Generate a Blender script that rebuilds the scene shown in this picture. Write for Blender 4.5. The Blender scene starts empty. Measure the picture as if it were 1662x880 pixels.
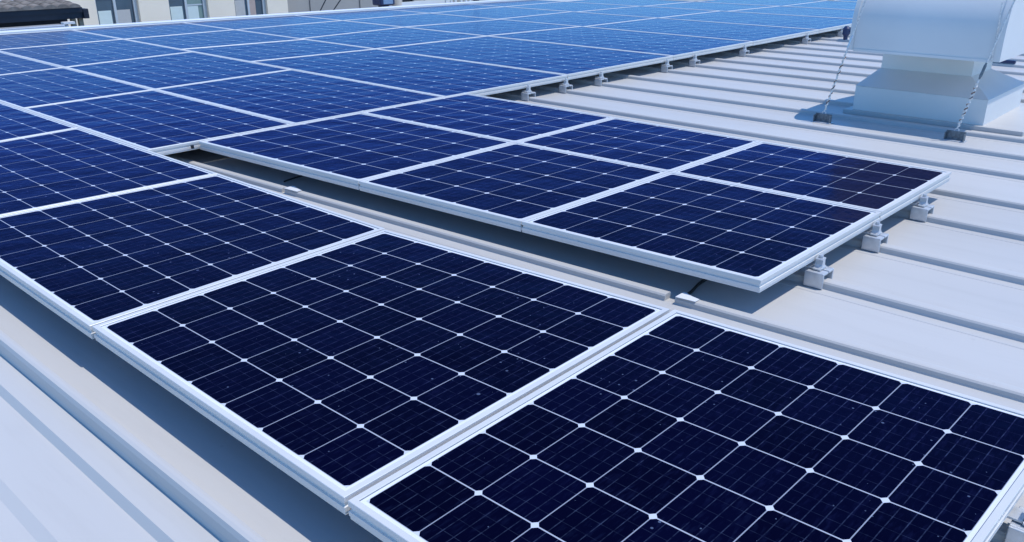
import bpy, bmesh, math, random
from mathutils import Vector
random.seed(7)
S = bpy.context.scene
COL = S.collection

# ------------------------------------------------------------------ camera
cd = bpy.data.cameras.new("camera")
cam = bpy.data.objects.new("camera", cd); COL.objects.link(cam)
cam.location = (0, 0, 1.0)
cam.rotation_euler = (math.radians(90 - 21.56), 0, math.radians(132.05 - 90))
cd.sensor_width = 36.0
cd.lens = 36.0 * 1371.58 / 1662.0
cd.clip_start = 0.05; cd.clip_end = 3000
S.camera = cam
S.render.resolution_x = 1024; S.render.resolution_y = 542

# ------------------------------------------------------------------ light
SUNV = Vector((0.30, 0.24, 1.0)).normalized()
elev = math.asin(SUNV.z); azim = math.atan2(SUNV.x, SUNV.y)
W = bpy.data.worlds.new("World"); S.world = W; W.use_nodes = True
nt = W.node_tree; bg = nt.nodes["Background"]
sky = nt.nodes.new("ShaderNodeTexSky"); sky.sky_type = 'NISHITA'; sky.sun_disc = False
sky.sun_elevation = elev; sky.sun_rotation = azim
sky.altitude = 2500; sky.air_density = 1.0; sky.dust_density = 0.0; sky.ozone_density = 5.0
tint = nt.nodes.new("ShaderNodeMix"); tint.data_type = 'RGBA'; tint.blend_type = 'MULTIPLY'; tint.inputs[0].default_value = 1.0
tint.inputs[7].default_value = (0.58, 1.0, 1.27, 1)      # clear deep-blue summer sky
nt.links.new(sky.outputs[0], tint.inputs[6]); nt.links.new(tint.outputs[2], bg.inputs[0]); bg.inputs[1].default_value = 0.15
sl = bpy.data.lights.new("sun", 'SUN'); sl.energy = 2.45; sl.angle = math.radians(0.5); sl.color = (1, 0.975, 0.94)
so = bpy.data.objects.new("sun", sl); COL.objects.link(so)
so.rotation_euler = (-SUNV).to_track_quat('-Z', 'Y').to_euler()
S.view_settings.view_transform = 'Standard'; S.view_settings.look = 'None'
S.view_settings.exposure = 0.38; S.view_settings.gamma = 1.0
S.render.engine = 'CYCLES'

# ------------------------------------------------------------------ materials
def newmat(name):
    m = bpy.data.materials.new(name); m.use_nodes = True
    return m, m.node_tree, m.node_tree.nodes["Principled BSDF"]

def plain(name, col, rough=0.5, metal=0.0, var=0.08, scale=6.0, spec=0.5, bump=0.0, bscale=40.0, stretch=None):
    m, t, b = newmat(name)
    n = t.nodes.new("ShaderNodeTexNoise"); n.inputs["Scale"].default_value = scale; n.inputs["Detail"].default_value = 5
    tc = t.nodes.new("ShaderNodeTexCoord")
    src = tc.outputs["Object"]
    if stretch:
        mp = t.nodes.new("ShaderNodeMapping"); mp.inputs["Scale"].default_value = stretch
        t.links.new(src, mp.inputs[0]); src = mp.outputs[0]
    t.links.new(src, n.inputs["Vector"])
    r = t.nodes.new("ShaderNodeValToRGB")
    r.color_ramp.elements[0].position = 0.3; r.color_ramp.elements[1].position = 0.7
    r.color_ramp.elements[0].color = tuple(c * (1 - var) for c in col) + (1,)
    r.color_ramp.elements[1].color = tuple(min(1, c * (1 + var)) for c in col) + (1,)
    t.links.new(n.outputs[0], r.inputs[0]); t.links.new(r.outputs[0], b.inputs["Base Color"])
    b.inputs["Roughness"].default_value = rough; b.inputs["Metallic"].default_value = metal
    b.inputs["Specular IOR Level"].default_value = spec
    if bump:
        n2 = t.nodes.new("ShaderNodeTexNoise"); n2.inputs["Scale"].default_value = bscale; n2.inputs["Detail"].default_value = 4
        t.links.new(src, n2.inputs["Vector"])
        bp = t.nodes.new("ShaderNodeBump"); bp.inputs["Strength"].default_value = bump; bp.inputs["Distance"].default_value = 0.01
        t.links.new(n2.outputs[0], bp.inputs["Height"]); t.links.new(bp.outputs[0], b.inputs["Normal"])
    return m

def weathered_roof(name, col):
    m = plain(name, col, 0.42, 0.0, 0.05, 0.9, 0.25, 0.03, 5.0, (0.35, 1.6, 1))
    t = m.node_tree; b = t.nodes["Principled BSDF"]
    old = b.inputs["Base Color"].links[0].from_socket
    tc = t.nodes.new("ShaderNodeTexCoord"); mp = t.nodes.new("ShaderNodeMapping"); mp.inputs["Scale"].default_value = (0.9, 9.0, 1)
    t.links.new(tc.outputs["Object"], mp.inputs[0])
    n = t.nodes.new("ShaderNodeTexNoise"); n.inputs["Scale"].default_value = 1.6; n.inputs["Detail"].default_value = 7; n.inputs["Roughness"].default_value = 0.65
    t.links.new(mp.outputs[0], n.inputs["Vector"])
    r = t.nodes.new("ShaderNodeMapRange"); r.inputs[1].default_value = 0.50; r.inputs[2].default_value = 0.80; r.inputs[4].default_value = 0.22
    t.links.new(n.outputs[0], r.inputs[0])
    v = t.nodes.new("ShaderNodeTexVoronoi"); v.inputs["Scale"].default_value = 14; t.links.new(tc.outputs["Object"], v.inputs["Vector"])
    sc = t.nodes.new("ShaderNodeSeparateColor"); t.links.new(v.outputs["Color"], sc.inputs[0])
    k = t.nodes.new("ShaderNodeMath"); k.operation = 'MULTIPLY'; t.links.new(sc.outputs[0], k.inputs[0]); k.inputs[1].default_value = 0.09
    k2 = t.nodes.new("ShaderNodeMath"); k2.operation = 'LESS_THAN'; t.links.new(v.outputs["Distance"], k2.inputs[0]); t.links.new(k.outputs[0], k2.inputs[1])
    k3 = t.nodes.new("ShaderNodeMath"); k3.operation = 'MULTIPLY_ADD'; t.links.new(k2.outputs[0], k3.inputs[0]); k3.inputs[1].default_value = 0.18; t.links.new(r.outputs[0], k3.inputs[2])
    x = t.nodes.new("ShaderNodeMix"); x.data_type = 'RGBA'; t.links.new(k3.outputs[0], x.inputs[0]); t.links.new(old, x.inputs[6]); x.inputs[7].default_value = (0.36, 0.34, 0.31, 1)
    t.links.new(x.outputs[2], b.inputs["Base Color"])
    return m

def glassy_bump(t, tc, b, strength, inputs=("Normal", "Coat Normal")):
    n = t.nodes.new("ShaderNodeTexNoise"); n.inputs["Scale"].default_value = 5.5; n.inputs["Detail"].default_value = 3
    t.links.new(tc.outputs["Object"], n.inputs["Vector"])
    bp = t.nodes.new("ShaderNodeBump"); bp.inputs["Strength"].default_value = strength; bp.inputs["Distance"].default_value = 0.012
    t.links.new(n.outputs[0], bp.inputs["Height"])
    for i in inputs: t.links.new(bp.outputs[0], b.inputs[i])

def cell_material():
    m, t, b = newmat("solar cells under glass")
    N, L = t.nodes, t.links
    tc = N.new("ShaderNodeTexCoord")
    uv = N.new("ShaderNodeUVMap"); uv.uv_map = "cells"
    sp = N.new("ShaderNodeSeparateXYZ"); L.new(uv.outputs[0], sp.inputs[0])
    def M(op, a, bb=None, cc=None):
        n = N.new("ShaderNodeMath"); n.operation = op
        for i, x in enumerate((a, bb, cc)):
            if x is None: continue
            if isinstance(x, (int, float)): n.inputs[i].default_value = x
            else: L.new(x, n.inputs[i])
        return n.outputs[0]
    u, v = sp.outputs[0], sp.outputs[1]
    du = M('SUBTRACT', 0.5, M('ABSOLUTE', M('SUBTRACT', M('FRACT', u), 0.5)))
    dv = M('SUBTRACT', 0.5, M('ABSOLUTE', M('SUBTRACT', M('FRACT', v), 0.5)))
    gx = M('MULTIPLY', M('LESS_THAN', du, 0.008), 0.62); gy = M('MULTIPLY', M('LESS_THAN', dv, 0.0100), 0.8)
    # rounded cell corner: white diamond with slightly curved sides
    cr = M('LESS_THAN', M('ADD', du, dv), 0.068)
    gap = M('MAXIMUM', M('MAXIMUM', gx, gy), cr)
    # ribbons and fingers
    def lines(c, k, w):
        f = M('FRACT', M('ADD', M('MULTIPLY', c, k), 0.5))
        return M('LESS_THAN', M('ABSOLUTE', M('SUBTRACT', f, 0.5)), w)
    bus = lines(u, 5.0, 0.034); bus2 = lines(v, 4.0, 0.016)
    ns = N.new("ShaderNodeTexNoise"); ns.inputs["Scale"].default_value = 60; ns.inputs["Detail"].default_value = 3
    L.new(tc.outputs["Object"], ns.inputs["Vector"])
    brk = M('MULTIPLY', M('SUBTRACT', ns.outputs[0], 0.27), 1.1)
    # per-cell tint
    fl = N.new("ShaderNodeVectorMath"); fl.operation = 'FLOOR'; L.new(uv.outputs[0], fl.inputs[0])
    oi = N.new("ShaderNodeObjectInfo")
    ad = N.new("ShaderNodeVectorMath"); ad.operation = 'ADD'; L.new(fl.outputs[0], ad.inputs[0]); L.new(oi.outputs["Random"], ad.inputs[1])
    wn = N.new("ShaderNodeTexWhiteNoise"); wn.noise_dimensions = '3D'; L.new(ad.outputs[0], wn.inputs["Vector"])
    cm = N.new("ShaderNodeMix"); cm.data_type = 'RGBA'
    cm.inputs[6].default_value = (0.0028, 0.0034, 0.0165, 1); cm.inputs[7].default_value = (0.0042, 0.0050, 0.0250, 1)
    L.new(wn.outputs["Value"], cm.inputs[0])
    # grain of the wafer texture
    gr = N.new("ShaderNodeTexNoise"); gr.inputs["Scale"].default_value = 110; gr.inputs["Detail"].default_value = 3
    mp = N.new("ShaderNodeMapping"); mp.inputs["Scale"].default_value = (1, 0.22, 1)
    L.new(tc.outputs["Object"], mp.inputs[0]); L.new(mp.outputs[0], gr.inputs["Vector"])
    g1 = N.new("ShaderNodeMapRange"); g1.inputs[1].default_value = 0.53; g1.inputs[2].default_value = 0.72; g1.inputs[3].default_value = 0; g1.inputs[4].default_value = 0.05
    L.new(gr.outputs[0], g1.inputs[0])
    c1 = N.new("ShaderNodeMix"); c1.data_type = 'RGBA'; L.new(g1.outputs[0], c1.inputs[0]); L.new(cm.outputs[2], c1.inputs[6]); c1.inputs[7].default_value = (0.16, 0.19, 0.36, 1)
    c2 = N.new("ShaderNodeMix"); c2.data_type = 'RGBA'
    L.new(M('MULTIPLY', M('MAXIMUM', M('MULTIPLY', bus, 0.42), M('MULTIPLY', bus2, 0.26)), brk), c2.inputs[0])
    L.new(c1.outputs[2], c2.inputs[6]); c2.inputs[7].default_value = (0.45, 0.48, 0.62, 1)
    c3 = N.new("ShaderNodeMix"); c3.data_type = 'RGBA'; L.new(gap, c3.inputs[0]); L.new(c2.outputs[2], c3.inputs[6]); c3.inputs[7].default_value = (0.60, 0.63, 0.70, 1)
    # dried water marks and grit lying on the glass
    vo = N.new("ShaderNodeTexVoronoi"); vo.inputs["Scale"].default_value = 45
    L.new(tc.outputs["Object"], vo.inputs["Vector"])
    n3 = N.new("ShaderNodeTexNoise"); n3.inputs["Scale"].default_value = 3.0; L.new(tc.outputs["Object"], n3.inputs["Vector"])
    rad = M('MULTIPLY', M('SUBTRACT', n3.outputs[0], 0.30), 0.62)
    sc = N.new("ShaderNodeSeparateColor"); L.new(vo.outputs["Color"], sc.inputs[0])
    pick = M('GREATER_THAN', sc.outputs[0], 0.55)
    speck = M('MULTIPLY', M('LESS_THAN', vo.outputs["Distance"], M('MULTIPLY', rad, M('MULTIPLY', sc.outputs[1], 0.9))), pick)
    c4 = N.new("ShaderNodeMix"); c4.data_type = 'RGBA'; L.new(M('MULTIPLY', speck, M('MULTIPLY', sc.outputs[2], 0.42)), c4.inputs[0]); L.new(c3.outputs[2], c4.inputs[6]); c4.inputs[7].default_value = (0.6, 0.63, 0.72, 1)
    L.new(c4.outputs[2], b.inputs["Base Color"])
    # coated silicon mirrors blue, the white backsheet gaps do not
    met = M('MULTIPLY', M('SUBTRACT', 1.0, gap), 0.72)
    L.new(met, b.inputs["Metallic"])
    b.inputs["Specular Tint"].default_value = (0.002, 0.145, 0.54, 1)
    b.inputs["Roughness"].default_value = 0.17; b.inputs["Specular IOR Level"].default_value = 0.06
    b.inputs["Coat Weight"].default_value = 0.05; b.inputs["Coat IOR"].default_value = 1.28
    b.inputs["Coat Roughness"].default_value = 0.05
    glassy_bump(t, tc, b, 0.55)
    return m

M_cells = cell_material()
M_back = plain("white backsheet", (0.80, 0.81, 0.84), 0.25, 0, 0.03)
M_under = plain("pale blue grey module underside", (0.50, 0.60, 0.74), 0.5, 0, 0.03)  # white backs tinted blue to make the light bounced under the panels cooler
M_gask = plain("dark gasket", (0.10, 0.11, 0.13), 0.6)
M_alu = plain("anodised aluminium", (0.72, 0.70, 0.665), 0.42, 0.15, 0.06, 3.0, 0.5, 0.06, 60, (1, 1, 14))
M_roof = weathered_roof("painted roof sheet", (0.555, 0.540, 0.515))
M_galv = plain("galvanised steel", (0.62, 0.64, 0.66), 0.35, 0.4, 0.10, 40)
M_steel_dark = plain("weathered bracket steel", (0.15, 0.18, 0.20), 0.5, 0.4, 0.35, 60)
M_vent = plain("vent sheet metal", (0.77, 0.745, 0.705), 0.60, 0.0, 0.05, 2.0, 0.5, 0.03, 4)
M_wire = plain("steel wire", (0.74, 0.71, 0.66), 0.5, 0.1, 0.25, 80)
M_rust = plain("rusty twist", (0.22, 0.10, 0.06), 0.7, 0.2, 0.4, 90)
M_black = plain("black rubber", (0.012, 0.012, 0.014), 0.5)
M_navy = plain("navy plastic", (0.015, 0.03, 0.10), 0.4)
M_ridge = plain("white flashing", (0.78, 0.79, 0.80), 0.4, 0, 0.04, 2)
M_beige = plain("beige render", (0.93, 0.80, 0.62), 0.85, 0, 0.04, 0.8, 0.2, 0.08, 60)
M_greywall = plain("grey siding", (0.40, 0.37, 0.33), 0.8, 0, 0.05, 0.6, 0.2)
M_white = plain("white render", (0.80, 0.80, 0.78), 0.8, 0, 0.04, 1.0)
M_fascia = plain("dark fascia", (0.018, 0.021, 0.032), 0.5, 0, 0.15, 3)
M_tile = plain("weathered roof tile", (0.23, 0.20, 0.17), 0.8, 0, 0.35, 5, 0.3, 0.3, 30)
M_wood = plain("pale timber", (0.36, 0.29, 0.20), 0.7, 0, 0.2, 8)
M_concrete = plain("concrete", (0.46, 0.43, 0.38), 0.85, 0, 0.12, 5, 0.2, 0.2, 40)
M_ground = plain("pale concrete yard", (0.42, 0.41, 0.38), 0.9, 0, 0.2, 1.5, 0.2, 0.3, 60)
M_joint = plain("grey joint", (0.20, 0.19, 0.18), 0.7)
M_jamb = plain("window aluminium", (0.58, 0.60, 0.60), 0.4, 0.3, 0.03)
M_blind_green = plain("pale green blind", (0.66, 0.74, 0.68), 0.8, 0, 0.03)
M_blind_grey = plain("grey blind", (0.52, 0.50, 0.46), 0.8, 0, 0.04)
M_pane = plain("window pane", (0.05, 0.095, 0.13), 0.06, 0.0, 0.2, 0.5, 0.8)
M_pane_green = plain("greenish pane", (0.20, 0.29, 0.26), 0.08, 0.0, 0.2, 0.5, 0.7)
M_curtain = plain("pink curtain", (0.50, 0.38, 0.32), 0.9)
M_lampglass = plain("blue grey lens", (0.22, 0.33, 0.48), 0.2)

# ------------------------------------------------------------------ helpers
def tag(o, label=None, cat=None, group=None, kind=None):
    if label: o["label"] = label
    if cat: o["category"] = cat
    if group: o["group"] = group
    if kind: o["kind"] = kind
    return o

def empty(name, loc=(0, 0, 0), rz=0.0):
    o = bpy.data.objects.new(name, None); COL.objects.link(o)
    o.empty_display_size = 0.1
    o.location = loc; o.rotation_euler = (0, 0, rz)
    return o

class MB:
    def __init__(s): s.bm = bmesh.new()
    def box(s, x0, x1, y0, y1, z0, z1, bev=0.0):
        g = bmesh.ops.create_cube(s.bm, size=1.0)
        for v in g['verts']:
            v.co = Vector((x0 + (v.co.x + .5) * (x1 - x0), y0 + (v.co.y + .5) * (y1 - y0), z0 + (v.co.z + .5) * (z1 - z0)))
        if bev:
            es = list({e for v in g['verts'] for e in v.link_edges})
            bmesh.ops.bevel(s.bm, geom=es, offset=bev, segments=2, affect='EDGES', profile=0.5)
        return s
    def poly(s, pts):
        vs = [s.bm.verts.new(p) for p in pts]
        return s.bm.faces.new(vs)
    def prism(s, prof, a, b, axis='x', y_of=None):
        """extrude closed profile [(p,q)] along axis between a and b"""
        def P(t, p, q):
            dy = y_of(t) if y_of else 0
            if axis == 'x': return (t, p + dy, q)
            return (p, t, q)
        n = len(prof)
        A = [s.bm.verts.new(P(a, *q)) for q in prof]; B = [s.bm.verts.new(P(b, *q)) for q in prof]
        for i in range(n):
            j = (i + 1) % n
            s.bm.faces.new((A[i], A[j], B[j], B[i]))
        s.bm.faces.new(A[::-1]); s.bm.faces.new(B)
        return s
    def tube(s, pts, r, n=8, caps=True):
        pts = [Vector(p) for p in pts]; rings = []
        for i, p in enumerate(pts):
            d = (pts[min(i + 1, len(pts) - 1)] - pts[max(i - 1, 0)]).normalized()
            a = d.cross(Vector((0.13, 0.31, 0.94))).normalized(); b_ = d.cross(a)
            rr = r[i] if isinstance(r, (list, tuple)) else r
            rings.append([s.bm.verts.new(p + a * rr * math.cos(2 * math.pi * k / n) + b_ * rr * math.sin(2 * math.pi * k / n)) for k in range(n)])
        for A, B in zip(rings, rings[1:]):
            for k in range(n): s.bm.faces.new((A[k], A[(k + 1) % n], B[(k + 1) % n], B[k]))
        if caps: s.bm.faces.new(rings[0][::-1]); s.bm.faces.new(rings[-1])
        return s
    def build(s, name, mat, parent=None, smooth=False):
        bmesh.ops.recalc_face_normals(s.bm, faces=s.bm.faces)
        me = bpy.data.meshes.new(name); s.bm.to_mesh(me); s.bm.free()
        for m in (mat if isinstance(mat, (list, tuple)) else [mat]): me.materials.append(m)
        if smooth:
            for p in me.polygons: p.use_smooth = True
        o = bpy.data.objects.new(name, me); COL.objects.link(o)
        if parent: o.parent = parent
        return o

def copy_tree(o, parent=None):
    kids = list(o.children)
    c = o.copy(); COL.objects.link(c)
    if parent: c.parent = parent
    for k in kids: copy_tree(k, c)
    return c

RZ = -0.13            # level of the roof pans; the panel faces lie at z = 0, the eye at z = 1

# ------------------------------------------------------------------ setting
g = MB(); g.poly([(-900, -900, -9), (900, -900, -9), (900, 900, -9), (-900, 900, -9)])
tag(g.build("ground", M_ground), kind="structure")

def T_at(y): return 0.0864 * y - 10.957

# the building that carries the roof
wb = empty("roofed_building", (0, 0, -9))
tag(wb, "building under the camera whose light grey seamed metal roof carries every solar panel", "building")
def child_world(o): o.location = -wb.location; return o
r = MB()
X0, X1 = -10.75, 7.0
prof = [(-4.0, RZ - 0.037), (0.395, RZ - 0.029), (0.42, RZ - 0.018), (0.556, RZ - 0.018), (0.570, RZ), (19.0, RZ)]
def xl(y): return T_at(y) - 0.16
for (ya, za), (yb, zb) in zip(prof, prof[1:]):
    r.poly([(xl(ya), ya, za), (X1, ya, za), (X1, yb, zb), (xl(yb), yb, zb)])
child_world(r.build("roof_sheet", M_roof, wb))
w = MB()
for a, b in (((xl(-4), -3.99), (X1 - .02, -3.99)), ((X1 - .02, -3.99), (X1 - .02, 18.99)), ((X1 - .02, 18.99), (xl(19), 18.99)), ((xl(19), 18.99), (xl(-4), -3.99))):
    w.poly([(a[0], a[1], -9), (b[0], b[1], -9), (b[0], b[1], RZ - .04), (a[0], a[1], RZ - .04)])
child_world(w.build("wall", M_greywall, wb))
# ridge flashing behind the far edge of the panels
rc = MB()
for (o0, o1, z0, z1) in ((-0.02, -0.15, RZ - .3, 0.022),):
    pts = []
    for y in (-4, 19): pts.append((T_at(y) + o0, T_at(y) + o1, y))
    A = [(pts[0][0], -4, z0), (pts[0][0], -4, z1 - .006), (pts[0][0] - .01, -4, z1), (pts[0][1], -4, z1), (pts[0][1], -4, z0)]
    B = [(pts[1][0], 19, z0), (pts[1][0], 19, z1 - .006), (pts[1][0] - .01, 19, z1), (pts[1][1], 19, z1), (pts[1][1], 19, z0)]
    va = [rc.bm.verts.new(p) for p in A]; vb = [rc.bm.verts.new(p) for p in B]
    for i in range(5): rc.bm.faces.new((va[i], va[(i + 1) % 5], vb[(i + 1) % 5], vb[i]))
    rc.bm.faces.new(va[::-1]); rc.bm.faces.new(vb)
child_world(rc.build("ridge_flashing", M_ridge, wb))

# standing seams
def seam_profile(yc, w=0.052, h=0.026):
    z = RZ - 0.004
    return [(yc - w / 2 - .004, z), (yc - w / 2, RZ + h * .25), (yc - w / 2 + .001, RZ + h * .72), (yc - w / 2 + .006, RZ + h * .95), (yc - w / 2 + .014, RZ + h),
            (yc + w / 2 - .014, RZ + h), (yc + w / 2 - .006, RZ + h * .95), (yc + w / 2 - .001, RZ + h * .72), (yc + w / 2, RZ + h * .25), (yc + w / 2 + .004, z)]
SEAMS = [1.13, 1.70, 2.745, 3.245, 3.76, 4.225, 4.78, 5.225, 5.685, 6.155, 6.675, 7.155, 7.625, 8.125, 8.625, 9.125, 9.6, 10.1, 10.6, 11.1,
         11.6, 12.1, 12.6, 13.1, 13.6, 14.1, 14.6, 15.1, 15.6, 16.1, 16.6, 17.1, 17.6, 18.1, 18.6]
def seam(spans, yc, slope=0.0, w=.052, h=.026, flute=True):
    s = MB()
    for a, b in spans:
        s.prism(seam_profile(yc, w, h), a, b, 'x', (lambda t: slope * (t + 3.0)))
        if flute:   # low stiffening flute in the pan beside the seam
            s.prism([(yc - .085, RZ - .002), (yc - .079, RZ + .0022), (yc - .071, RZ + .0022), (yc - .065, RZ - .002)], a, b, 'x', (lambda t: slope * (t + 3.0)))
    return child_world(s.build("standing_seam", M_roof, wb))
for y in SEAMS:
    if 5.8 < y < 6.95: spans = [(xl(y) + .2, -2.20), (-1.12, X1)]
    else: spans = [(xl(y) + .2, X1)]
    seam(spans, y)
seam([(xl(2) + .2, -3.405), (-3.385, -1.355), (-1.318, X1)], 2.188, 0.058, .042, .023)
seam([(xl(.6) + .2, X1)], 0.656, 0.0, 0.036, 0.048, False)

# ------------------------------------------------------------------ solar panels
def isect(row, sx):
    """row: (m,c) y=m*x+c ; sx: (k,d) x=k*y+d"""
    m, c = row; k, d = sx
    y = (m * d + c) / (1 - m * k)
    return Vector((k * y + d, y))

def line_x(p, q):   # x = k*y + d through two (x,y)
    k = (q[0] - p[0]) / (q[1] - p[1]); return (k, p[0] - k * p[1])
def line_y(p, q):
    m = (q[1] - p[1]) / (q[0] - p[0]); return (m, p[1] - m * p[0])

def inset(c, d):
    """c: four 2D corners counter-clockwise; offset every side inwards by d"""
    n = len(c); L = []
    for i in range(n):
        p, q = c[i], c[(i + 1) % n]; e = (q - p).normalized(); nrm = Vector((-e.y, e.x))
        L.append((p + nrm * d, e))
    out = []
    for i in range(n):
        p1, e1 = L[i - 1]; p2, e2 = L[i]
        den = e1.x * e2.y - e1.y * e2.x
        t = ((p2.x - p1.x) * e2.y - (p2.y - p1.y) * e2.x) / den
        out.append(p1 + e1 * t)
    return out

FT = 0.043
FPROF = [(0.0010, 0.0), (0.0, -0.0010), (0.0, -0.013), (0.0042, -0.0145), (0.0042, -0.023), (0.0, -0.0245), (0.0, -0.035), (0.0018, -0.0365), (0.0018, -FT),
         (0.018, -FT), (0.018, -0.0045), (0.0148, -0.0045), (0.0148, -0.0008), (0.0140, 0.0)]

def solar_panel(row0, row1, sa, sb, nx, ny, label, group, gap=0.0018):
    # corners counter-clockwise seen from above: (low x, low y), (high x, low y), (high x, high y), (low x, high y)
    c = [isect(row0, sa), isect(row0, sb), isect(row1, sb), isect(row1, sa)]
    c = inset(c, gap)
    base = (c[0] + c[2]) / 2
    # panels never lie perfectly level with one another
    tilt = (random.uniform(-.0006, .0006), random.uniform(-.0006, .0006), random.uniform(-.0005, .0004))
    o = empty("solar_panel", (base.x, base.y, -FT))
    o.rotation_euler = (tilt[0], tilt[1], 0); o.location.z += tilt[2]
    tag(o, label, "solar panel", group)
    q = [p - base for p in c]
    f = MB(); rings = []
    for d, z in FPROF: rings.append([f.bm.verts.new((p.x, p.y, z + FT)) for p in inset(q, d)])
    n = len(rings)
    for i in range(n):
        A, B = rings[i], rings[(i + 1) % n]
        for k in range(4): f.bm.faces.new((A[k], A[(k + 1) % 4], B[(k + 1) % 4], B[k]))
    f.build("frame", M_alu, o)
    # glass laminate: gasket ring, white margin, cells
    m = MB(); ul = m.bm.loops.layers.uv.new("cells")
    z = FT - 0.003
    i0, i1, i2 = inset(q, .0144), inset(q, .0164), inset(q, .0245)
    def ring(a, b, mi):
        for k in range(4):
            j = (k + 1) % 4
            fc = m.poly([(a[k].x, a[k].y, z), (a[j].x, a[j].y, z), (b[j].x, b[j].y, z), (b[k].x, b[k].y, z)]); fc.material_index = mi
    ring(i0, i1, 2); ring(i1, i2, 1)
    G = 6; vs = {}
    for a in range(G + 1):
        for b in range(G + 1):
            s, t = a / G, b / G
            p = i2[0] * (1 - s) * (1 - t) + i2[1] * s * (1 - t) + i2[2] * s * t + i2[3] * (1 - s) * t
            vs[a, b] = m.bm.verts.new((p.x, p.y, z))
    for a in range(G):
        for b in range(G):
            fc = m.bm.faces.new((vs[a, b], vs[a + 1, b], vs[a + 1, b + 1], vs[a, b + 1])); fc.material_index = 0
            for l, (s, t) in zip(fc.loops, ((a, b), (a + 1, b), (a + 1, b + 1), (a, b + 1))):
                l[ul].uv = (s / G * nx, t / G * ny)
    bs = MB(); zb_ = FT - 0.009; i3 = inset(q, .0183)
    bs.poly([(p.x, p.y, zb_) for p in i3]); bs.build("backsheet", M_under, o)
    gl = m.build("cell_sheet", [M_cells, M_back, M_gask], o)
    return o

# row lines (y = m x + c) and seam lines (x = k y + d)
y1 = (0.0012, 1.8888)
ROWS = [y1, (-0.0151, 2.6945), (-0.0241, 3.8588), (-0.0244, 5.1722), (-0.0285, 6.6928), (-0.0298, 8.2121), (-0.0241, 9.8511), (0.010, 11.66), (0.0243, 13.2061), (0.03, 14.93), (0.03, 16.6)]
Tl = (0.0864, -10.957); S0 = (-0.0078, -9.1739); XR = (0.0023, -4.1803)
SE = [  # S1, S2 of every row of the big field
    (line_x((-7.463, 2.3), (-7.526, 2.818)), line_x((-5.85, 1.887), (-5.92, 2.779))),
    (line_x((-7.526, 2.818), (-7.687, 4.023)), line_x((-5.927, 2.808), (-6.025, 3.969))),
    (line_x((-7.929, 4.122), (-7.786, 5.291)), line_x((-6.678, 4.042), (-6.571, 5.354))),
    (line_x((-7.87, 5.443), (-7.972, 6.856)), line_x((-6.593, 5.453), (-6.57, 6.903))),
    (line_x((-7.981, 7.029), (-7.827, 8.402)), line_x((-6.579, 6.962), (-6.459, 8.393))),
    (line_x((-7.876, 8.599), (-7.888, 9.993)), line_x((-6.425, 8.495), (-6.417, 9.969))),
    (line_x((-7.811, 10.106), (-7.764, 11.584)), line_x((-6.405, 9.98), (-6.369, 11.5))),
    (line_x((-7.692, 11.856), (-7.642, 13.085)), line_x((-6.256, 11.601), (-6.136, 13.144))),
    ((0, -7.6), (0, -6.1)), ((0, -7.5), (0, -6.0))]
ORD = ["first", "second", "third", "fourth", "fifth", "sixth", "seventh", "eighth", "ninth", "tenth"]
NY = [5, 7, 7, 8, 8, 9, 9, 9, 9, 9]
COLN = ["right at the clamped edge", "second from the clamped edge", "third from the clamped edge", "against the white ridge"]
DET = {0: "blue", 1: "blue"}
for i in range(10):
    s1, s2 = SE[i]
    cols = [(s2, XR), (s1, s2), (S0, s1), (Tl, S0)]
    for k, (a, b) in enumerate(cols):
        if i == 0 and k == 3: continue
        if i == 7 and k == 3: continue
        if i == 8 and k >= 2: continue
        if i == 9 and k >= 1: continue
        xm = (ROWS[i][1])
        wdt = abs(isect(ROWS[i], b).x - isect(ROWS[i], a).x)
        nx = max(5, round(wdt / 0.178))
        if k == 3 and i == 6: name = "bright blue panel in the far corner by the white ridge, %s row" % ORD[i]
        else: name = "bright blue panel, %s row of the large field, %s" % (ORD[i], COLN[k])
        solar_panel(ROWS[i], ROWS[i + 1], a, b, nx, NY[i], name, "solar panels of the large field")

r1b = (-0.008, 0.7694)
s_12 = line_x((-4.95, 1.452), (-4.995, 1.878)); s_01 = line_x((-3.555, 0.988), (-3.504, 1.827))
s_a = line_x((-2.283, .788), (-2.328, 1.873)); s_b = line_x((-1.136, .781), (-1.151, 1.974)); s_c = line_x((-.19, 1.472), (-.180, 1.69))
G1 = "dark navy panels of the front row"
solar_panel(r1b, y1, (0, -6.45), s_12, 8, 7, "front-row solar panel showing only a narrow triangle at the left picture edge", G1)
solar_panel(r1b, y1, s_12, s_01, 8, 7, "navy front-row solar panel second from the left picture edge", G1)
solar_panel(r1b, y1, s_01, s_a, 8, 7, "navy front-row solar panel left of the whole seven by seven panel", G1)
solar_panel(r1b, line_y((-2.33, 1.880), (-1.15, 1.970)), s_a, s_b, 7, 7, "navy front-row solar panel shown whole, seven by seven cells, bottom centre", G1, 0.006)
solar_panel(r1b, line_y((-1.15, 1.976), (-.2, 2.020)), s_b, s_c, 6, 7, "nearest and darkest navy solar panel, filling the bottom right corner", G1, 0.006)
js = MB(); js.prism([(-1.160, -.030), (-1.160, -.024), (-1.128, -.024), (-1.128, -.030)], .80, 1.955, 'y')  # floor of the grey trough, added also to block sun leaking through the gap
tag(js.build("joint_strip", M_galv), "grey metal strip at the bottom of the joint between the two nearest panels", "joint strip")
a_b = (0.0600, 2.402); a_m = (0.0294, 3.3489); a_t = (0.0018, 4.1509)
x_1 = (0.0029, -2.9293); x_2 = (0.0229, -2.0649); x_3 = (0.0183, -1.1027)
G2 = "panels of the raised block of six"
BL = [("left end above the dark gap", "left end touching the large field"),
      ("middle one, five by five cells", "middle one, by the open roof"),
      ("right corner above the clamps", "right corner nearest the vent")]
XA = ((0.0023, -4.1705), x_1, x_2, x_3)
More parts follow.
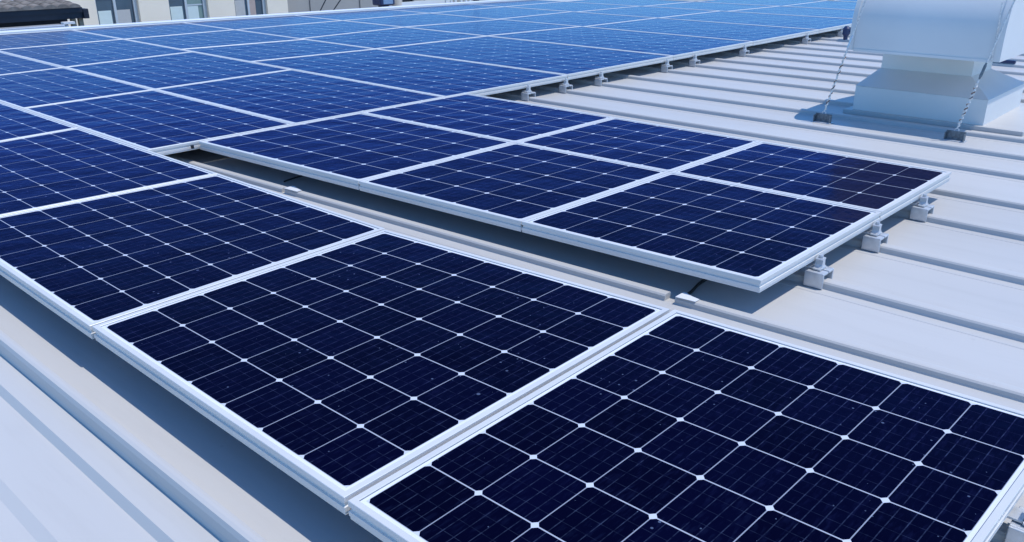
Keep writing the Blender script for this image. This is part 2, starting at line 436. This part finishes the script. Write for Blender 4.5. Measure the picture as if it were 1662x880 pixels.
for k in range(3):
    solar_panel(a_b, a_m, XA[k], XA[k + 1], (6, 5, 6)[k], 5, "panel in the low row of the six, " + BL[k][0], G2)
    solar_panel(a_m, a_t, XA[k], XA[k + 1], 6, 4, "panel in the high row of the six, " + BL[k][1], G2)

# ------------------------------------------------------------------ seam clamps
def seam_clamp():
    o = empty("seam_clamp")
    # origin: on the roof pan, centre of the seam; the panel edge runs along y at local x = 0
    for sgn, nm in ((-1, "clamp_jaw"), (1, "clamp_jaw")):
        b = MB()
        y0, y1_ = (-.044, -.036) if sgn < 0 else (.036, .044)
        b.box(-.016, .052, y0, y1_, .002, .058, .002)                       # cheek
        ya, yb = (-.0355, -.004) if sgn < 0 else (.004, .0355)
        b.box(-.016, .052, ya, yb, .050, .0578, .0015)                      # top leaf
        yc, yd = (-.0355, -.027) if sgn < 0 else (.027, .0355)
        b.box(-.012, .048, yc, yd, .003, .012, .001)                        # foot under the seam head
        b.build(nm, M_galv, o)
    h = MB()                                                               # wing-shaped hook that grips the frame
    pr = [(-.026, .0605), (.026, .0605), (.027, .066), (.016, .070), (.011, .078), (.010, .092), (.016, .097), (.012, .1005), (-.012, .1005), (-.016, .097), (-.010, .092), (-.011, .078), (-.016, .070), (-.027, .066)]
    h.prism(pr, .004, .030, 'x')
    h.box(-.030, .003, -.022, .022, .0605, .0665, .001)
    h.build("hook", M_galv, o)
    bt = MB()
    bt.tube([(.017, 0, .058), (.017, 0, .104)], .0045, 8); bt.tube([(.017, 0, .102), (.017, 0, .110)], .0085, 6)
    bt.build("bolt", M_galv, o)
    return o
clamp0 = seam_clamp(); used = [False]
def put_clamp(x, y, label, group):
    c = clamp0 if not used[0] else copy_tree(clamp0)
    used[0] = True
    c.location = (x, y, RZ); tag(c, label, "roof clamp", group); return c
GC = "clamps along the block of six"
put_clamp(-1.055, 2.745, "galvanised seam clamp nearest the camera, at the low corner of the block of six", GC)
put_clamp(-1.045, 3.245, "galvanised seam clamp in the middle of the three beside the block of six", GC)
put_clamp(-1.035, 3.76, "galvanised seam clamp farthest of the three beside the block of six", GC)
put_clamp(-0.170, 1.70, "seam clamp cut by the right picture edge beside the nearest panel", "clamp by the nearest panel")
GF = "clamps along the large field"
FAR = [(4.78, "small seam clamp just above the left end of the block of six"), (5.225, "far seam clamp on the second seam above the block of six"),
       (5.685, "far seam clamp third along the field edge, lit hook above it"), (6.675, "far seam clamp fourth along the field edge"), (7.155, "far seam clamp fifth along the field edge"),
       (8.125, "far seam clamp sixth along the field edge"), (9.6, "far seam clamp seventh along the field edge beside the dark notch"), (10.6, "farthest seam clamp, last before the vent hood hides the field edge")]
for y, lb in FAR: put_clamp(-4.165, y, lb, GF)

# small dark end plug, cables, cover tabs
p = MB(); p.box(-4.1645, -4.150, 2.105, 2.118, -.030, -.012, .002)
tag(p.build("cable_clip", M_black), "tiny black clip on the frame end left of the block of six", "clip")
def cable(pts, label, r_=0.0055):
    n = []
    P = [Vector(q) for q in pts]
    for i in range(len(P) - 1):
        p0, p1, p2, p3 = P[max(i - 1, 0)], P[i], P[i + 1], P[min(i + 2, len(P) - 1)]
        for s in range(6):
            t = s / 6
            n.append(0.5 * ((2 * p1) + (p2 - p0) * t + (2 * p0 - 5 * p1 + 4 * p2 - p3) * t * t + (3 * p1 - p0 - 3 * p2 + p3) * t ** 3))
    n.append(P[-1])
    c = MB(); c.tube(n, r_, 8); return tag(c.build("cable", M_black, None, True), label, "cable")
cable([(-1.312, 2.325, RZ + .012), (-1.318, 2.37, RZ + .010), (-1.335, 2.47, RZ + .012), (-1.300, 2.545, RZ + .03), (-1.20, 2.56, RZ + .045), (-1.12, 2.56, RZ + .05), (-1.09, 2.70, RZ + .06)],
      "black cable bowing out from under the right end of the block of six")
cable([(-3.53, 2.24, RZ + .012), (-3.54, 2.30, RZ + .014), (-3.50, 2.38, RZ + .03), (-3.40, 2.44, RZ + .05)],
      "thin dark cable disappearing under the left part of the block of six", 0.004)
def cover_tab(x0, x1, y, label):
    t = MB()
    z = RZ + .0255
    pts = [(x0, y - .024), (x1, y - .016), (x1, y + .010), (x0 + (x1 - x0) * .55, y + .016), (x0 + .008, y + .030), (x0, y + .026)]
    lo = [t.bm.verts.new((a, b, z)) for a, b in pts]; hi = [t.bm.verts.new((a, b, z + .002)) for a, b in pts]
    t.bm.faces.new(lo[::-1]); t.bm.faces.new(hi)
    for i in range(len(pts)):
        j = (i + 1) % len(pts); t.bm.faces.new((lo[i], lo[j], hi[j], hi[i]))
    return tag(t.build("cover_tab", M_ridge), label, "flashing tab", "flashing tabs on the seam behind the front row")
cover_tab(-1.315, -1.245, 2.286, "white flared tab on the seam end beside the black cable")
cover_tab(-3.385, -3.29, 2.166, "white flared tab on the seam behind the left front-row panels")

# ------------------------------------------------------------------ roof ventilator
vent = empty("roof_vent", (-1.75, 6.35, RZ))
tag(vent, "big grey sheet metal roof ventilator with barrel hood on a flared square base", "roof vent")
def vp(o): o.location = -vent.location; return o
b = MB()
x0, x1, ya, yb, zt = -2.160, -1.335, 5.90, 6.80, 0.055
def shell(rects):
    m = MB(); rs = []
    for (xa, xb, y0, y1_, z) in rects: rs.append([m.bm.verts.new(q) for q in ((xa, y0, z), (xb, y0, z), (xb, y1_, z), (xa, y1_, z))])
    for A, B in zip(rs, rs[1:]):
        for k in range(4): m.bm.faces.new((A[k], A[(k + 1) % 4], B[(k + 1) % 4], B[k]))
    m.bm.faces.new(rs[-1]); return m
vp(shell([(x0, x1, ya, yb, RZ - .003), (x0, x1, ya, yb, zt), (x0 + .004, x1 - .004, ya + .004, yb - .004, zt + .004)]).build("curb", M_vent, vent))
vp(shell([(x0 - .004, x1 + .004, ya - .004, yb + .004, zt + .0035), (-2.115, -1.525, 6.185, 6.66, 0.150), (-2.113, -1.527, 6.187, 6.658, 0.1505)]).build("skirt", M_vent, vent))
vp(shell([(-2.112, -1.528, 6.19, 6.655, 0.1495), (-2.112, -1.528, 6.19, 6.655, 0.45)]).build("neck", M_vent, vent))
# base flashing lying on the roof around the curb
fl = MB(); fl.box(x0 - .05, -1.10, ya - .04, 6.94, RZ - .002, RZ + .0275, .004)
vp(fl.build("base_flashing", M_roof, vent))
# barrel hood
def soft(o):
    for p_ in o.data.polygons: p_.use_smooth = len(p_.vertices) == 4
    o.data.set_sharp_from_angle(angle=math.radians(28)); return o
yf, yk, zb, zs, ztop = 5.585, 7.06, 0.333, 0.46, 0.98
def hood_prof(g_=0.0):
    pr = [(yf - g_, zb - g_)]
    N = 28; yc = (yf + yk) / 2; ry = (yk - yf) / 2 + g_; rz = ztop - zs + g_
    for i in range(N + 1):
        a = math.pi * (1 - i / N); pr.append((yc + ry * math.cos(a), zs + rz * math.sin(a)))
    pr.append((yk + g_, zb - g_))
    return pr
h = MB(); hp = hood_prof()
vp(soft(h.prism(hp, -2.098, -1.285, 'x').build("hood", M_vent, vent)))
for xa, xb in ((-2.128, -2.0985), (-1.2845, -1.245)):
    e = MB(); e.prism(hood_prof(0.006), xa, xb, 'x'); vp(soft(e.build("end_cap", M_vent, vent)))
hm = MB(); hm.prism([(yf - .004, zb - .012), (yf - .004, zb + .004), (yf - .0005, zb + .004), (yf - .0005, zb - .012)], -2.096, -1.287, 'x'); vp(hm.build("drip_edge", M_vent, vent))
dm = MB(); dm.tube([(-1.46, 5.8985, -.06), (-1.46, 5.896, -.06)], .006, 10); vp(dm.build("rivet", M_galv, vent))

# guy wires and their brackets
def bracket(x, y, label):
    o = empty("wire_bracket", (x, y, RZ))
    b_ = MB(); b_.box(-.062, .062, -.022, .040, .0006, .005, .001); b_.build("foot_plate", M_galv, o)
    b_ = MB(); b_.box(-.055, .055, .010, .016, .0055, .058, .0015)
    b_.build("upright", M_steel_dark, o)
    b_ = MB(); b_.box(.050, .055, -.020, .0095, .0055, .050, .001); b_.box(-.055, -.050, -.020, .0095, .0055, .050, .001); b_.build("gusset", M_steel_dark, o)
    b_ = MB()
    N = 14; b_.tube([(.0 + .012 * math.cos(2 * math.pi * k / N), .013, .062 + .012 * math.sin(2 * math.pi * k / N)) for k in range(N + 1)], .0028, 6, False); b_.build("eye_ring", M_galv, o)
    return tag(o, label, "bracket", "guy wire brackets")
bracket(-2.178, 5.445, "dark bracket on the roof holding the left guy wire of the vent")
bracket(-1.372, 5.455, "dark bracket on the roof holding the right guy wire of the vent")
def guy(p0, p1, label, twist):
    o = empty("guy_wire", p0)
    a, c = Vector(p0), Vector(p1); d = c - a; L_ = d.length; dn = d.normalized()
    s1 = dn.cross(Vector((0, 0, 1))).normalized(); s2 = dn.cross(s1)
    def path(t0, t1, amp, turns, ph, n):
        out = []
        for i in range(n + 1):
            t = t0 + (t1 - t0) * i / n; an = ph + turns * 2 * math.pi * i / n
            out.append(dn * (t * L_) + s1 * amp * math.cos(an) + s2 * amp * math.sin(an))
        return out
    m = MB(); m.tube(path(0, 1, 0, 0, 0, 4), .0044, 8); m.build("strand", M_wire, o)
    m = MB(); m.tube(path(twist[0], twist[1], .0062, 11, 0, 150), .0037, 6); m.build("wire_wrap", M_wire, o)
    m = MB(); m.tube(path(twist[0] + .03, twist[1] - .02, .0057, 7, 2.0, 110), .0030, 6); m.build("rusty_wrap", M_rust, o)
    tb = (dn * (twist[1] * L_ + .02), dn * (twist[1] * L_ + .12))
    m = MB(); m.tube([tb[0], tb[0] * .8 + tb[1] * .2, tb[0] * .2 + tb[1] * .8, tb[1]], [.004, .008, .008, .004], 8); m.build("turnbuckle", M_galv if twist[2] else M_steel_dark, o)
    return tag(o, label, "guy wire", "guy wires of the vent")
guy((-2.178, 5.458, RZ + .072), (-2.060, 5.585, 0.645), "left guy wire, wrapped with pale twisted wire, rising to the hood", (.02, .52, 1))
guy((-1.372, 5.468, RZ + .072), (-1.228, 5.575, 0.69), "right guy wire with a rusty wrapped lower end, rising to the hood", (.02, .36, 0))
s = MB(); s.tube([(-1.292, 5.578, .655), (-1.289, 5.576, .52), (-1.287, 5.572, .45), (-1.287, 5.574, .338)], .0035, 8)
tag(s.build("hood_strap", M_wire), "thin steel strap hanging down the right end of the vent hood", "strap")
# blue rope grip far behind the hood corner
k = empty("valve_fitting", (-3.90, 10.10, RZ)); tag(k, "small navy fitting standing on the roof left of the vent hood", "fitting")
m = MB(); m.tube([(0, 0, 0), (0, 0, .06), (0, 0, .085), (0, 0, .15), (0, 0, .175)], [.025, .025, .042, .042, .02], 10); m.build("body", M_navy, k)
m = MB(); m.tube([(.03, 0, .12), (.10, 0, .12)], .014, 8); m.build("outlet", M_navy, k)
m = MB(); m.box(-2.16, -1.90, 9.10, 9.14, RZ + .03, RZ + .06, .004)
tag(m.build("dark_bar", M_navy), "short dark bar lying across a seam right of the vent neck", "bar")

# ------------------------------------------------------------------ neighbouring buildings
def wall_with_windows(name, X, y0, y1_, z0, z1, wins, mat, parent, th=0.35):
    """facade facing +x at plane X with rectangular openings wins=[(ya,yb,za,zb)]"""
    m = MB()
    ys = sorted({y0, y1_, *[w_[0] for w_ in wins], *[w_[1] for w_ in wins]}); zs_ = sorted({z0, z1, *[w_[2] for w_ in wins], *[w_[3] for w_ in wins]})
    hole = lambda a, c: any(w_[0] < a < w_[1] and w_[2] < c < w_[3] for w_ in wins)
    for a, b_ in zip(ys, ys[1:]):
        for c, d in zip(zs_, zs_[1:]):
            if not hole((a + b_) / 2, (c + d) / 2): m.poly([(X, a, c), (X, b_, c), (X, b_, d), (X, a, d)])
    for (a, b_, c, d) in wins:
        m.poly([(X, a, c), (X, a, d), (X - th, a, d), (X - th, a, c)]); m.poly([(X, b_, c), (X, b_, d), (X - th, b_, d), (X - th, b_, c)])
        m.poly([(X, a, c), (X, b_, c), (X - th, b_, c), (X - th, a, c)]); m.poly([(X, a, d), (X, b_, d), (X - th, b_, d), (X - th, a, d)])
    D = 11.0
    m.poly([(X, y0, z0), (X, y0, z1), (X - D, y0, z1), (X - D, y0, z0)]); m.poly([(X, y1_, z0), (X, y1_, z1), (X - D, y1_, z1), (X - D, y1_, z0)])
    m.poly([(X - D, y0, z0), (X - D, y1_, z0), (X - D, y1_, z1), (X - D, y0, z1)])
    m.poly([(X, y0, z1), (X, y1_, z1), (X - D, y1_, z1), (X - D, y0, z1)])
    return m.build(name, mat, parent)

bb = empty("apartment_building", (-32, 5, -9)); tag(bb, "beige building with tall paired windows behind the far edge of the roof", "building")
def bw(o, par): o.location = -par.location; return o
wy = [(3.6, 5.1), (6.2, 7.7), (9.9, 11.5), (13.40, 14.96), (16.12, 17.72), (18.87, 20.37)]
wins = [(a, b_, z, z + 2.55) for a, b_ in wy for z in (-6.6, -3.05)]
bw(wall_with_windows("wall", -32, -12, 21.35, -9, 1.3, wins, M_beige, bb), bb)
m = MB(); m.box(-43.2, -31.8, -12.2, 21.5, 1.3, 1.5); bw(m.build("parapet", M_white, bb), bb)
for (a, b_, z0, z1) in wins:
    X = -32.16
    f = MB(); mid = (a + b_) / 2 - .05
    for (u0, u1, v0, v1) in ((a, a + .07, z0, z1), (b_ - .14, b_, z0, z1), (mid - .045, mid + .045, z0, z1), (a + .07, b_ - .14, z0, z0 + .08), (a + .07, b_ - .14, z1 - .08, z1)):
        f.box(X - .08, X + .03, u0, u1, v0, v1)
    seen = (-4 < z0 < -2) and a > 13
    wf = f.build("window", M_jamb, bb); bw(wf, bb)
    third = a > 18
    for q, (u0, u1) in enumerate(((a + .07, mid - .045), (mid + .045, b_ - .14))):
        pn = MB(); pn.box(X - .05, X - .03, u0, u1, z0 + .08, z1 - .08)
        gm = M_pane_green if (seen and q == 1 and a > 16 and not third) else M_pane
        pn.build("pane", gm, wf)
        zs_ = -1.47 + (0.10 if third else 0)
        if seen and not (q == 1 and a > 16):
            bl_ = MB(); bl_.box(X - .028, X - .016, u0 + (.05 if q == 0 else .02), u1 - (.10 if q == 0 else .14), z0 + .09, zs_)
            bl_.build("blind", M_blind_green if (q == 0 and not third) else M_blind_grey, wf)
        elif seen:
            bl_ = MB(); bl_.box(X - .028, X - .01, u0, u1, zs_ + .0, zs_ + .05); bl_.build("transom", M_jamb, wf)
            if third:
                bl_ = MB(); bl_.box(X - .028, X - .016, u0 + .02, u0 + .30, z0 + .09, zs_ - .02); bl_.build("curtain", M_curtain, wf)
            else:
                bl_ = MB(); bl_.box(X - .028, X - .016, u0 + .02, u1 - .2, z0 + .09, zs_ - .02); bl_.build("blind", M_blind_green, wf)

gb = empty("panelled_building", (-34, 32, -9)); tag(gb, "grey panelled building standing right of the beige window building", "building")
bw(wall_with_windows("wall", -33.2, 21.36, 47, -9, 0.7, [(28.75, 29.5, -2.05, -1.0)], M_greywall, gb), gb)
m = MB(); m.box(-33.5, -33.32, 28.75, 29.5, -2.05, -1.0); bw(m.build("vent_grille", M_black, gb), gb)
m = MB()
for y in (23.3, 26.1, 30.2): m.box(-33.2, -33.16, y - .012, y + .012, -9, 0.7)
bw(m.build("panel_joint", M_joint, gb), gb)
m = MB(); m.box(-33.2, -33.12, 28.2, 32.0, -9, -1.98); bw(m.build("lower_cladding", M_white, gb), gb)

# railing in front of the grey building
rl = empty("railing", (-32.4, 32, -9)); tag(rl, "white upright railing at the foot of the grey panelled building", "railing")
for y in (30.9, 31.25, 31.55, 31.95, 32.3, 32.6):
    m = MB(); m.box(-32.44, -32.34, y, y + .10, -3.2, -1.2); bw(m.build("baluster", M_white, rl), rl)
m = MB(); m.box(-32.45, -32.33, 30.7, 32.9, -1.19, -1.09); m.box(-32.45, -32.33, 30.7, 32.9, -3.3, -3.21); bw(m.build("rail", M_white, rl), rl)
m = MB(); 
for y in (30.75, 32.8): m.box(-32.43, -32.35, y, y + .08, -9, -3.31)
bw(m.build("post", M_white, rl), rl)

# tiled house at the left
th = empty("tiled_house", (-22, 3, -9)); tag(th, "old house with weathered wavy roof tiles and a dark fascia at top left", "house")
m = MB()
NW = 46; y_hi = 8.02; pitch_ = 0.245
def wave(y): return 0.055 * abs(math.sin(math.pi * (y_hi - y) / pitch_)) ** 0.8
Ys = [y_hi - pitch_ * i / 10 for i in range(10 * NW + 1)]
crs = [(-19.93 - .36 * j, -.462 + .036 * j) for j in range(4)]
prev = None
for j, (xx, zz) in enumerate(crs[:-1]):
    x2, z2 = crs[j + 1]
    lo0 = [m.bm.verts.new((xx, y, zz - .03)) for y in Ys]
    lo = [m.bm.verts.new((xx, y, zz + wave(y))) for y in Ys]; hi = [m.bm.verts.new((x2 - .03, y, z2 - .012 + wave(y))) for y in Ys]
    for i in range(len(Ys) - 1):
        m.bm.faces.new((lo[i], lo[i + 1], hi[i + 1], hi[i])); m.bm.faces.new((lo0[i], lo0[i + 1], lo[i + 1], lo[i]))
bw(m.build("tile_roof", M_tile, th), th)
m = MB(); m.box(-20.1, -20.0, -4, 8.06, -.725, -.492); m.box(-20.0, -19.97, -4, 8.06, -.60, -.49); bw(m.build("fascia", M_fascia, th), th)
m = MB(); m.box(-20.25, -19.95, 8.065, 8.18, -.735, -.53, .01); bw(m.build("fascia_end", M_fascia, th), th)
m = MB(); m.box(-23.5, -20.6, -4, 7.95, -9, -.60); bw(m.build("wall", M_fascia, th), th)
m = MB()
for y in (7.86, 8.02): m.box(-20.24, -20.14, y, y + .09, -9, -.74)
bw(m.build("post", M_wood, th), th)
m = MB(); m.box(-19.9, -19.6, -4, 7.50, -1.4, -.80, .02); m.box(-19.59, -19.56, -4, 7.50, -1.0, -.97); bw(m.build("lean_to_roof", M_galv, th), th)
m = MB(); m.tube([(-19.7, 7.56, -.82), (-19.7, 7.56, -9)], .035, 8); m.box(-19.76, -19.62, 7.48, 7.72, -.80, -.755); bw(m.build("downpipe", M_white, th), th)

th.location.z += 0.065

wh = empty("white_house", (-27, 6, -9)); tag(wh, "white walled house peeking out over the weathered tiles at top left", "house")
bw(wall_with_windows("wall", -26.5, 2, 10.1, -9, 1.8, [(9.15, 9.75, -.55, .6)], M_white, wh), wh)
m = MB(); m.box(-26.8, -26.62, 9.15, 9.75, -.55, .6); bw(m.build("window", M_pane, wh), wh)
m = MB(); m.box(-26.62, -26.56, 9.43, 9.48, -.55, .6); bw(m.build("mullion", M_white, wh), wh)
m = MB(); m.box(-26.45, -25.6, 2, 8.6, -.50, -.36, .02); bw(m.build("eave", M_white, wh), wh)

# poles with fittings between the roofs
def pole(x, y, r0, z1, mat, name, label, cat):
    o = empty(name, (x, y, -9)); m_ = MB(); m_.tube([(0, 0, 0), (0, 0, z1 + 9)], [r0 * 1.25, r0], 14); m_.build("shaft", mat, o, True)
    return tag(o, label, cat), o
_, up = pole(-25.2 * 1.0, 21.55, .17, 0.9, M_concrete, "utility_pole", "tan concrete pole beside the dark lamp housing at the far roof edge", "pole")
m = MB(); m.box(-1.2, 1.2, -.06, .06, 9.4, 9.48); m.build("crossarm", M_galv, up)
_, up2 = pole(-26.5, 27.1, .12, 1.2, M_black, "utility_pole", "black pole top showing at the right end of the far skyline strip", "pole")
m = MB(); m.box(-1.0, 1.0, -.06, .06, 9.9, 10.0); m.build("crossarm", M_galv, up2)
lp = empty("lamp_housing", (-25, 20.75, -9)); tag(lp, "dark lamp housing with a blue grey lens on the far roof edge", "lamp")
m = MB(); m.tube([(0, 0, 0), (0, 0, 7.55)], .06, 8); m.build("post", M_black, lp)
m = MB(); m.box(-.22, .22, -.30, .30, 7.50, 7.62, .02); m.tube([(0, 0, 7.62), (0, 0, 7.70)], .2, 10); m.build("base", M_black, lp)
m = MB(); m.box(-.25, .25, -.34, .34, 7.70, 8.2, .05); m.build("housing", M_navy, lp)
m = MB(); m.box(.251, .262, -.22, .22, 7.75, 8.12, .003); m.build("lens", M_lampglass, lp)
for (a, c, lb) in (((-25, 17.9, -1.40), (-25, 18.55, -.55), "left one of two slanting black struts before the grey wall"), ((-25, 18.45, -1.40), (-25, 19.25, -.62), "right one of two slanting black struts before the grey wall")):
    m = MB(); m.tube([(a[0], a[1] - 2.2, a[2] - 7.6), a, c, (c[0], c[1] + .45, c[2] + .6)], .022, 6); tag(m.build("strut", M_black), lb, "strut", "slanting struts by the lamp")
m = MB(); m.tube([(-25, 19.9, -.55), (-25, 20.1, -.86), (-25, 20.4, -1.05), (-25, 20.72, -1.18)], .018, 6)
tag(m.build("lamp_cable", M_black), "dark sagging cable running down into the lamp housing", "cable")
